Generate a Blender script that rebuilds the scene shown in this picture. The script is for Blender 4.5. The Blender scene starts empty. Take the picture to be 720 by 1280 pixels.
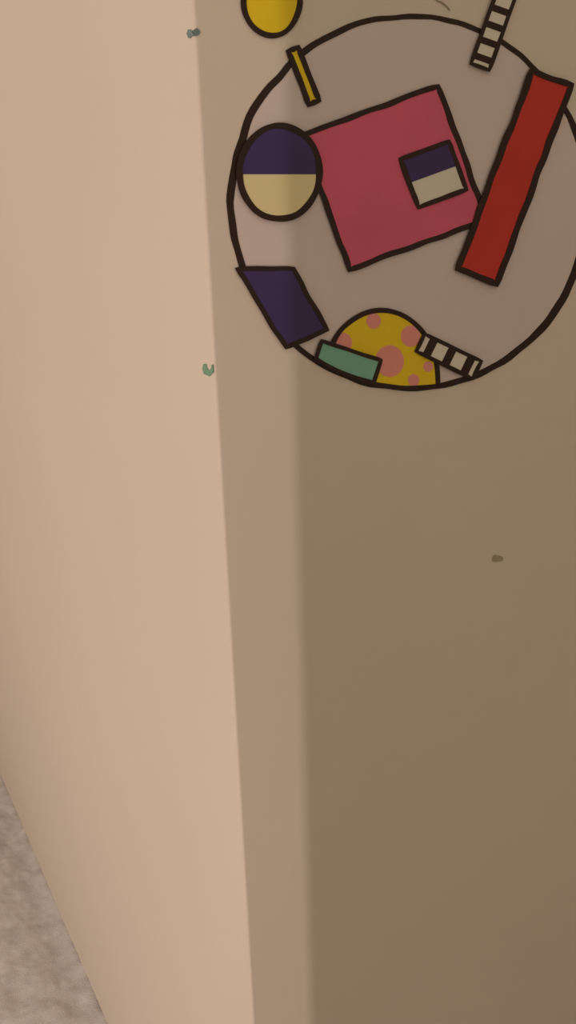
import bpy, bmesh, math, random
from mathutils import Vector, Matrix, noise
random.seed(4)
C = bpy.context.scene.collection
S = bpy.context.scene

# ---------------------------------------------------------------- camera
F = 1050.0                      # focal length in pixels of the 720 x 1280 frame
EYE = 1.5
up = Vector((-91.0, 2910.0, F)).normalized()
fw = Vector((0, 0, -1.0))
fy = (fw - up * fw.dot(up)).normalized()
fx = fy.cross(up)
R = Matrix((fx, fy, up))        # world = R @ camera
cd = bpy.data.cameras.new('camera')
cam = bpy.data.objects.new('camera', cd); C.objects.link(cam)
cam.matrix_world = Matrix.Translation((0, 0, EYE)) @ R.to_4x4()
cd.sensor_fit = 'VERTICAL'; cd.sensor_height = 36.0; cd.lens = 36.0 * F / 1280.0
cd.clip_start = 0.02
S.camera = cam

# ---------------------------------------------------------------- place
CORNER = Vector((-0.05297, 0.63920))        # foot of the outside corner of the two walls
YAW = math.radians(24.0)
M = Vector((math.cos(YAW), math.sin(YAW)))  # along the painted wall, away from the corner
N = Vector((M.y, -M.x))                     # its outward normal
L = Vector((-0.49899, 0.86661))             # along the left wall, away from the corner
NL = Vector((-L.y, L.x))                    # its outward normal

# ---------------------------------------------------------------- light
w = bpy.data.worlds.new('world'); S.world = w; w.use_nodes = True
bg = w.node_tree.nodes['Background']
bg.inputs['Color'].default_value = (1.0, 0.86, 0.63, 1)
bg.inputs['Strength'].default_value = 0.60
# the room's lamp, behind and to the left; an added blocker behind the camera cuts its light
GRAZE = math.radians(27.5)
to_lamp = (-M * math.cos(GRAZE) + N * math.sin(GRAZE)).normalized()
shade_foot = CORNER + M * 0.067
lamp_xy = shade_foot + to_lamp * 2.3
ld = bpy.data.lights.new('room_lamp', 'AREA'); ld.shape = 'DISK'; ld.size = 0.009
ld.energy = 18.5; ld.color = (1.0, 0.79, 0.68)
lo = bpy.data.objects.new('room_lamp', ld); C.objects.link(lo)
lo.location = (lamp_xy.x, lamp_xy.y, 1.05)
lo.rotation_euler = (Vector((shade_foot.x, shade_foot.y, 1.05)) - lo.location).to_track_quat('-Z', 'Y').to_euler()
S.view_settings.view_transform = 'Standard'; S.view_settings.look = 'None'
S.view_settings.gamma = 1; S.view_settings.use_curve_mapping = False
S.view_settings.exposure = 0.0

# ---------------------------------------------------------------- helpers
def mat(name, col, rough=0.6, var=0.0, vscale=8.0, bump=0.0, bscale=200.0, col2=None, spec=0.3):
    m = bpy.data.materials.new(name); m.use_nodes = True
    nt = m.node_tree; b = nt.nodes['Principled BSDF']
    b.inputs['Roughness'].default_value = rough
    b.inputs['Specular IOR Level'].default_value = spec
    tc = nt.nodes.new('ShaderNodeTexCoord')
    n1 = nt.nodes.new('ShaderNodeTexNoise'); n1.inputs['Scale'].default_value = vscale
    n1.inputs['Detail'].default_value = 5
    nt.links.new(tc.outputs['Object'], n1.inputs['Vector'])
    r = nt.nodes.new('ShaderNodeValToRGB')
    r.color_ramp.elements[0].position = 0.3; r.color_ramp.elements[1].position = 0.7
    c2 = col2 or tuple(c * (1 - var) for c in col)
    r.color_ramp.elements[0].color = (*c2, 1); r.color_ramp.elements[1].color = (*col, 1)
    nt.links.new(n1.outputs['Fac'], r.inputs['Fac']); nt.links.new(r.outputs['Color'], b.inputs['Base Color'])
    if bump:
        n2 = nt.nodes.new('ShaderNodeTexNoise'); n2.inputs['Scale'].default_value = bscale
        n2.inputs['Detail'].default_value = 4
        nt.links.new(tc.outputs['Object'], n2.inputs['Vector'])
        bp = nt.nodes.new('ShaderNodeBump'); bp.inputs['Strength'].default_value = bump
        bp.inputs['Distance'].default_value = 0.002
        nt.links.new(n2.outputs['Fac'], bp.inputs['Height']); nt.links.new(bp.outputs['Normal'], b.inputs['Normal'])
    return m

def obj(name, bm, m, parent=None, smooth=False):
    bmesh.ops.recalc_face_normals(bm, faces=bm.faces)
    me = bpy.data.meshes.new(name); bm.to_mesh(me); bm.free()
    if smooth:
        for p in me.polygons: p.use_smooth = True
    me.materials.append(m)
    o = bpy.data.objects.new(name, me); C.objects.link(o)
    if parent:
        o.parent = parent; o.matrix_parent_inverse = Matrix.Translation(-parent.location)
    return o

def tag(o, label, cat, group=None):
    o['label'] = label; o['category'] = cat
    if group: o['group'] = group
    return o

def prism(foot, z0, z1):
    bm = bmesh.new()
    a = [bm.verts.new((p[0], p[1], z0)) for p in foot]; b = [bm.verts.new((p[0], p[1], z1)) for p in foot]
    n = len(foot)
    bm.faces.new(a); bm.faces.new(b)
    for i in range(n): bm.faces.new((a[i], a[(i+1) % n], b[(i+1) % n], b[i]))
    return bm

def on_wall(px, py, which='m'):
    """where the sight line meets the painted ('m') or left ('l') wall, as (distance from corner, height)"""
    r = R @ Vector((px - 360.0, 640.0 - py, -F))
    n, d = (N, M) if which == 'm' else (NL, L)
    k = CORNER.dot(n) / (r.x * n.x + r.y * n.y)
    P = r * k
    return ((Vector((P.x, P.y)) - CORNER).dot(d), P.z + EYE)

def wall_pt(s, z, off, which='m'):
    n, d = (N, M) if which == 'm' else (NL, L)
    p = CORNER + d * s + n * off
    return Vector((p.x, p.y, z))

# ---------------------------------------------------------------- materials
m_wall = mat('cream_wall_paint', (0.735, 0.655, 0.59), 0.65, 0.035, 3.0, 0.10, 90)
m_carpet = mat('carpet', (0.76, 0.73, 0.77), 0.95, 0, 24, 1.0, 420, col2=(0.62, 0.58, 0.60), spec=0.05)
m_dark = mat('dark_brown_outline_paint', (0.030, 0.012, 0.008), 0.5, 0.2)
m_pale = mat('pale_lilac_grey_paint', (0.71, 0.62, 0.63), 0.6, 0.05)
m_pink = mat('pink_paint', (0.76, 0.135, 0.245), 0.55, 0.12, 14)
m_red = mat('red_paint', (0.60, 0.042, 0.03), 0.55, 0.10, 14)
m_yel = mat('yellow_paint', (0.90, 0.66, 0.02), 0.55, 0.10, 14)
m_ind = mat('indigo_paint', (0.062, 0.036, 0.155), 0.55, 0.15, 14)
m_teal = mat('teal_paint', (0.23, 0.52, 0.42), 0.55, 0.10, 14)
m_salm = mat('salmon_paint', (0.86, 0.34, 0.31), 0.55, 0.08, 14)
m_cream = mat('cream_yellow_paint', (0.82, 0.73, 0.42), 0.55, 0.06, 14)
m_white = mat('white_paint', (0.78, 0.73, 0.66), 0.55, 0.06, 14)
m_fleck = mat('teal_fleck', (0.20, 0.29, 0.29), 0.6, 0.3, 120)
m_flgreen = mat('green_fleck', (0.22, 0.40, 0.29), 0.6, 0.25, 120)
m_scuff = mat('brown_scuff', (0.47, 0.40, 0.31), 0.8, 0.2, 200)
m_pencil = mat('pencil_grey', (0.36, 0.32, 0.27), 0.8, 0.1, 200)

# ---------------------------------------------------------------- walls
T = 0.10; H = 2.45; RAD = 0.003
ang0 = math.atan2(NL.y, NL.x); ang1 = math.atan2(N.y, N.x)
if ang1 < ang0: ang1 += 2 * math.pi
half = (ang1 - ang0) / 2
bis = Vector((math.cos(ang0 + half), math.sin(ang0 + half)))
cen = CORNER - bis * (RAD / math.cos(half))
arc = [cen + Vector((math.cos(ang0 + 2 * half * i / 8), math.sin(ang0 + 2 * half * i / 8))) * RAD for i in range(9)]
inner = CORNER - bis * (T / math.cos(half))
WL, WM = 2.6, 2.4
fl = [CORNER + L * WL] + arc[:5] + [inner, CORNER + L * WL - NL * T]
fm = [arc[i] for i in range(4, 9)] + [CORNER + M * WM, CORNER + M * WM - N * T, inner]
o = obj('wall_left', prism(fl, 0, H), m_wall); o['kind'] = 'structure'
o = obj('wall_right', prism(fm, 0, H), m_wall); o['kind'] = 'structure'
# blocker added out of view behind the camera: its end lets the lamp's light reach only the strip beside the corner
side = Vector((to_lamp.y, -to_lamp.x))
if side.dot(Vector((1, 0))) < 0: side = -side
e = shade_foot + to_lamp * 0.95
fb = [e, e + side * 3.0, e + side * 3.0 + to_lamp * 0.10, e + to_lamp * 0.10]
o = obj('added_blocker_back', prism(fb, 0, H), m_wall); o['kind'] = 'structure'

# unseen slab added on the right to hold ambient light off the painted wall
a = CORNER + M * 1.25
o = obj('added_blocker_side', prism([a, a + N * 1.6, a + N * 1.6 + M * 0.1, a + M * 0.1], 0, H), m_wall); o['kind'] = 'structure'

# out of frame, added to dim the left wall towards its far end
a = CORNER + L * 1.72
o = obj('added_blocker_far', prism([a, a + NL * 1.5, a + NL * 1.5 + L * 0.1, a + L * 0.1], 0, H), m_wall); o['kind'] = 'structure'

# ---------------------------------------------------------------- carpeted floor
def axis(lo, a, b, hi, fine, coarse):
    v = []; x = lo
    while x < hi:
        v.append(x); x += fine if a <= x < b else coarse
    v.append(hi); return v
U = axis(-0.06, 0.20, 1.75, WL, 0.006, 0.08)       # along the left wall from the corner
V = axis(-0.05, -0.05, 0.62, 2.6, 0.006, 0.08)      # outwards from it
bm = bmesh.new(); grid = []
def carpet_h(u, v):
    # lumpy pile with a shallow groove in front of the wall
    groove = -0.010 * math.exp(-((v - 0.035) / 0.035) ** 2)
    p = Vector((u, v, 0))
    return groove + 0.007 * noise.noise(p * 9) + 0.005 * noise.noise(p * 26) + 0.003 * noise.noise(p * 85)
for u in U:
    row = []
    for v in V:
        p = CORNER + L * u + NL * v
        row.append(bm.verts.new((p.x, p.y, carpet_h(u, v))))
    grid.append(row)
for i in range(len(U) - 1):
    for j in range(len(V) - 1):
        bm.faces.new((grid[i][j], grid[i+1][j], grid[i+1][j+1], grid[i][j+1]))
# rest of the floor, level, under the other side of the corner and behind the camera
def quad(bm, pts): bm.faces.new([bm.verts.new((p.x, p.y, 0)) for p in pts])
a = CORNER + L * -0.06
q = [CORNER + L * -0.06 + NL * -1.0, CORNER + L * -0.06 + NL * 2.6, CORNER + L * -4.2 + NL * 2.6, CORNER + L * -4.2 + NL * -3.0, CORNER + L * -0.06 + NL * -3.0]
quad(bm, q)
for f in bm.faces:
    f.normal_update()
o = obj('floor', bm, m_carpet, smooth=True); o['kind'] = 'structure'

# ---------------------------------------------------------------- painted roundel on the right wall
# plain geometric shapes in the painting's colours
base = wall_pt(*on_wall(512, 488), 0)
mural = bpy.data.objects.new('wall_mural', None); C.objects.link(mural)
mural.location = base
tag(mural, 'round painted mural of plain bright shapes inside a dark ring on the cream wall', 'mural')

def wob(pts, amp=1.0, seed=0):
    return [(x + amp * noise.noise(Vector((x * .03, y * .03, seed))), y + amp * noise.noise(Vector((x * .03, y * .03, seed + 9)))) for x, y in pts]
def dens(poly, step=6):
    out = []
    for i, (x, y) in enumerate(poly):
        X, Y = poly[(i+1) % len(poly)]
        n = max(1, int(math.hypot(X - x, Y - y) / step))
        out += [(x + (X - x) * k / n, y + (Y - y) * k / n) for k in range(n)]
    return out
def ell(cx, cy, rx, ry, a0=0, a1=360, n=96):
    full = abs(a1 - a0) >= 360
    return [(cx + rx * math.cos(math.radians(a0 + (a1 - a0) * i / (n if full else n - 1))),
             cy + ry * math.sin(math.radians(a0 + (a1 - a0) * i / (n if full else n - 1)))) for i in range(n)]
def rect(p, q, wd):
    (x, y), (X, Y) = p, q
    d = math.hypot(X - x, Y - y); nx, ny = -(Y - y) / d * wd / 2, (X - x) / d * wd / 2
    return [(x + nx, y + ny), (X + nx, Y + ny), (X - nx, Y - ny), (x - nx, y - ny)]
def plate(name, poly, layer, m, parent, which='m', th=0.0004):
    """a coat of paint on the wall with the outline poly"""
    bm = bmesh.new(); off = 0.0003 + layer * 0.0003
    pts = [on_wall(x, y, which) for x, y in poly]
    a = [bm.verts.new(wall_pt(s, z, off, which)) for s, z in pts]
    b = [bm.verts.new(wall_pt(s, z, off - th, which)) for s, z in pts]
    n = len(pts)
    f = bm.faces.new(a); bm.faces.new(b[::-1])
    for i in range(n): bm.faces.new((a[i], a[(i+1) % n], b[(i+1) % n], b[i]))
    bmesh.ops.triangulate(bm, faces=[f for f in bm.faces if len(f.verts) > 4])
    return obj(name, bm, m, parent)
def stroke(name, path, wd, layer, parent, closed=True, m=None):
    """a brushed line of slowly changing width along path"""
    n = len(path); bm = bmesh.new(); off = 0.0003 + layer * 0.0003
    rows = []
    for i in range(n):
        if closed: p0, p1 = path[i-1], path[(i+1) % n]
        else: p0, p1 = path[max(i-1, 0)], path[min(i+1, n-1)]
        tx, ty = p1[0] - p0[0], p1[1] - p0[1]; d = math.hypot(tx, ty) or 1
        x, y = path[i]
        ww = wd(i / n) if callable(wd) else wd
        ww *= 1 + 0.18 * noise.noise(Vector((x * .04, y * .04, 3)))
        nx, ny = -ty / d * ww / 2, tx / d * ww / 2
        A = on_wall(x + nx, y + ny); B = on_wall(x - nx, y - ny)
        rows.append([bm.verts.new(wall_pt(*A, off)), bm.verts.new(wall_pt(*B, off)),
                     bm.verts.new(wall_pt(*B, off - 0.0004)), bm.verts.new(wall_pt(*A, off - 0.0004))])
    for i in range(n if closed else n - 1):
        r, q = rows[i], rows[(i+1) % n]
        for k in range(4): bm.faces.new((r[k], r[(k+1) % 4], q[(k+1) % 4], q[k]))
    if not closed: bm.faces.new(rows[0]); bm.faces.new(rows[-1][::-1])
    return obj(name, bm, m or m_dark, parent)
def shape(name, poly, m, layer, wd=6, wobble=1.5, seed=0, label=None):
    p = wob(dens(poly), wobble, seed)
    o = plate(name, p, layer, m, mural)
    mural_par = o
    s = stroke('outline', p, wd, layer + 1, None)
    s.parent = o; s.matrix_parent_inverse = Matrix.Identity(4)
    if label: o['label'] = label
    return o

CX, CY, RX, RY = 512, 253, 223, 233
ringp = wob(ell(CX, CY, RX, RY, n=160), 3.0, 5)
plate('background_disc', ringp, 0, m_pale, mural)
stroke('ring', ringp, lambda t: 7.8 + 1.6 * math.cos(2 * math.pi * (t * 2 - 0.1)), 1, mural)['label'] = 'dark brown ring'

def clip_disc(poly):
    """keep a shape inside the ring"""
    out = []
    for x, y in dens(poly, 3):
        k = math.hypot((x - CX) / RX, (y - CY) / RY)
        if k > 0.992: x, y = CX + (x - CX) / k * .992, CY + (y - CY) / k * .992
        out.append((x, y))
    return out
def tilt(cx, cy, w_, h_, a):
    a = math.radians(a); c, s = math.cos(a), math.sin(a)
    return [(cx + x * c - y * s, cy + x * s + y * c) for x, y in ((-w_/2, -h_/2), (w_/2, -h_/2), (w_/2, h_/2), (-w_/2, h_/2))]

# yellow disc above the ring
shape('yellow_disc', ell(339, 3, 35, 41, n=60), m_yel, 2, 7, 1.5, 1, 'yellow disc crossing above the ring')
shape('yellow_bar', rect((366, 62), (392, 128), 13), m_yel, 2, 7, 1, 2, 'narrow yellow bar')
# large pink square and red bar
shape('pink_square', tilt(491, 222, 182, 178, -20), m_pink, 4, 7, 2, 3, 'large tilted pink square')
shape('red_bar', rect((687, 98), (594, 345), 52), m_red, 7, 8, 2, 4, 'long slanting red bar')
# small two-tone square on the pink
ts = shape('two_tone_square', tilt(540, 218, 64, 64, -20), m_white, 6, 6, 1, 5, 'small square, indigo and white')
t_ = tilt(540, 218, 64, 64, -20)
mid1 = ((t_[1][0] + t_[2][0]) / 2, (t_[1][1] + t_[2][1]) / 2); mid0 = ((t_[0][0] + t_[3][0]) / 2, (t_[0][1] + t_[3][1]) / 2)
q = plate('indigo_half', dens([t_[0], t_[1], mid1, mid0]), 6.5, m_ind, None)
q.parent = ts; q.matrix_parent_inverse = Matrix.Identity(4)
# two-tone disc at the left
td = shape('two_tone_disc', ell(348, 216, 50, 58, n=72), m_cream, 6, 8, 1.5, 6, 'disc, indigo above and cream below')
q = plate('indigo_half', ell(348, 216, 50, 58, 178, 362, n=50), 6.5, m_ind, None)
q.parent = td; q.matrix_parent_inverse = Matrix.Identity(4)
# indigo block low on the left
shape('indigo_block', [(295, 336), (366, 336), (408, 412), (356, 434)], m_ind, 4, 6, 2, 7, 'plain indigo block at lower left')
# yellow half disc low in the ring with salmon spots
hd = shape('yellow_half_disc', clip_disc([(404, 505)] + ell(476, 470, 70, 82, 180, 360, n=40) + [(546, 505)]), m_yel, 3, 6, 1, 8, 'yellow half disc')
for (x, y, r_) in ((428, 428, 11), (486, 451, 18), (512, 420, 12), (466, 401, 9), (516, 475, 7), (534, 458, 6)):
    q = plate('spot', ell(x, y, r_, r_ * 1.1, n=28), 3.5, m_salm, None)
    q.parent = hd; q.matrix_parent_inverse = Matrix.Identity(4)
shape('teal_bar', clip_disc(rect((396, 440), (470, 464), 30)), m_teal, 6, 5, 1, 9, 'teal bar')
# striped bars
def striped(p, q, wd, n, layer, label):
    par = shape('striped_bar', rect(p, q, wd), m_white, layer, 5, 0.6, 11, label)
    (x, y), (X, Y) = p, q
    for k in range(n):
        t0, t1 = (k + .32) / n, (k + .72) / n
        s = plate('stripe', rect((x + (X-x)*t0, y + (Y-y)*t0), (x + (X-x)*t1, y + (Y-y)*t1), wd), layer + .5, m_dark, None)
        s.parent = par; s.matrix_parent_inverse = Matrix.Identity(4)
striped((598, 84), (634, -16), 24, 5, 6, 'black and white striped bar across the top of the ring')
striped((524, 428), (594, 462), 24, 3, 6, 'black and white striped bar inside the ring')

# ---------------------------------------------------------------- small marks on the walls
def blob(name, cx, cy, rx, ry, seed, m, which, label, cat, group=None, rot=0):
    pts = []
    for i in range(36):
        a = 2 * math.pi * i / 36
        k = 1 + 0.45 * noise.noise(Vector((math.cos(a) * 1.6, math.sin(a) * 1.6, seed)))
        x, y = rx * k * math.cos(a), ry * k * math.sin(a)
        pts.append((cx + x * math.cos(rot) - y * math.sin(rot), cy + x * math.sin(rot) + y * math.cos(rot)))
    o = plate(name, pts, 1, m, None, which, 0.0008)
    if label: tag(o, label, cat, group)
    return o
fl_ = blob('paint_fleck', 238.2, 42, 3.8, 5.0, 2.0, m_fleck, 'l', 'tiny teal paint fleck on the wall corner near the top of the frame', 'paint fleck')
q = blob('smear', 245.2, 40.2, 4.2, 4.4, 5.0, m_fleck, 'm', None, None); q.parent = fl_
# the lower fleck is a small curl open at the top
def curl():
    path = [(256.8 + 0, 455), (256.5, 460), (258.5, 465), (262, 466.5), (265.3, 464), (266.6, 460), (266.4, 456)]
    bm = bmesh.new(); rows = []
    for i, (x, y) in enumerate(path):
        p0, p1 = path[max(i-1, 0)], path[min(i+1, len(path)-1)]
        tx, ty = p1[0]-p0[0], p1[1]-p0[1]; d = math.hypot(tx, ty)
        ww = (1.6, 2.8, 3.6, 3.8, 2.8, 1.6, 1.0)[i]
        nx, ny = -ty/d*ww, tx/d*ww
        A = on_wall(x+nx, y+ny, 'l'); B = on_wall(x-nx, y-ny, 'l')
        A = (max(A[0], .0008), A[1]); B = (max(B[0], .0008), B[1])
        rows.append([bm.verts.new(wall_pt(*A, .0008, 'l')), bm.verts.new(wall_pt(*B, .0008, 'l')),
                     bm.verts.new(wall_pt(*B, -.0002, 'l')), bm.verts.new(wall_pt(*A, -.0002, 'l'))])
    for r, q in zip(rows, rows[1:]):
        for k in range(4): bm.faces.new((r[k], r[(k+1) % 4], q[(k+1) % 4], q[k]))
    bm.faces.new(rows[0]); bm.faces.new(rows[-1][::-1])
    return bm
tag(obj('paint_fleck', curl(), m_flgreen), 'tiny curled green paint fleck on the wall corner, left below the mural', 'paint fleck')
blob('scuff_mark', 621, 698, 8, 3.8, 8.0, m_scuff, 'm', 'small brown scuff on the cream wall, well below the mural', 'scuff mark', rot=0.05)
s = stroke('pencil_mark', [(541, -6), (546, 1), (552, 3), (558, 8), (562, 13)], 1.6, 1, None, False, m_pencil)
tag(s, 'faint grey pencil squiggle on the wall just above the mural ring', 'pencil mark')
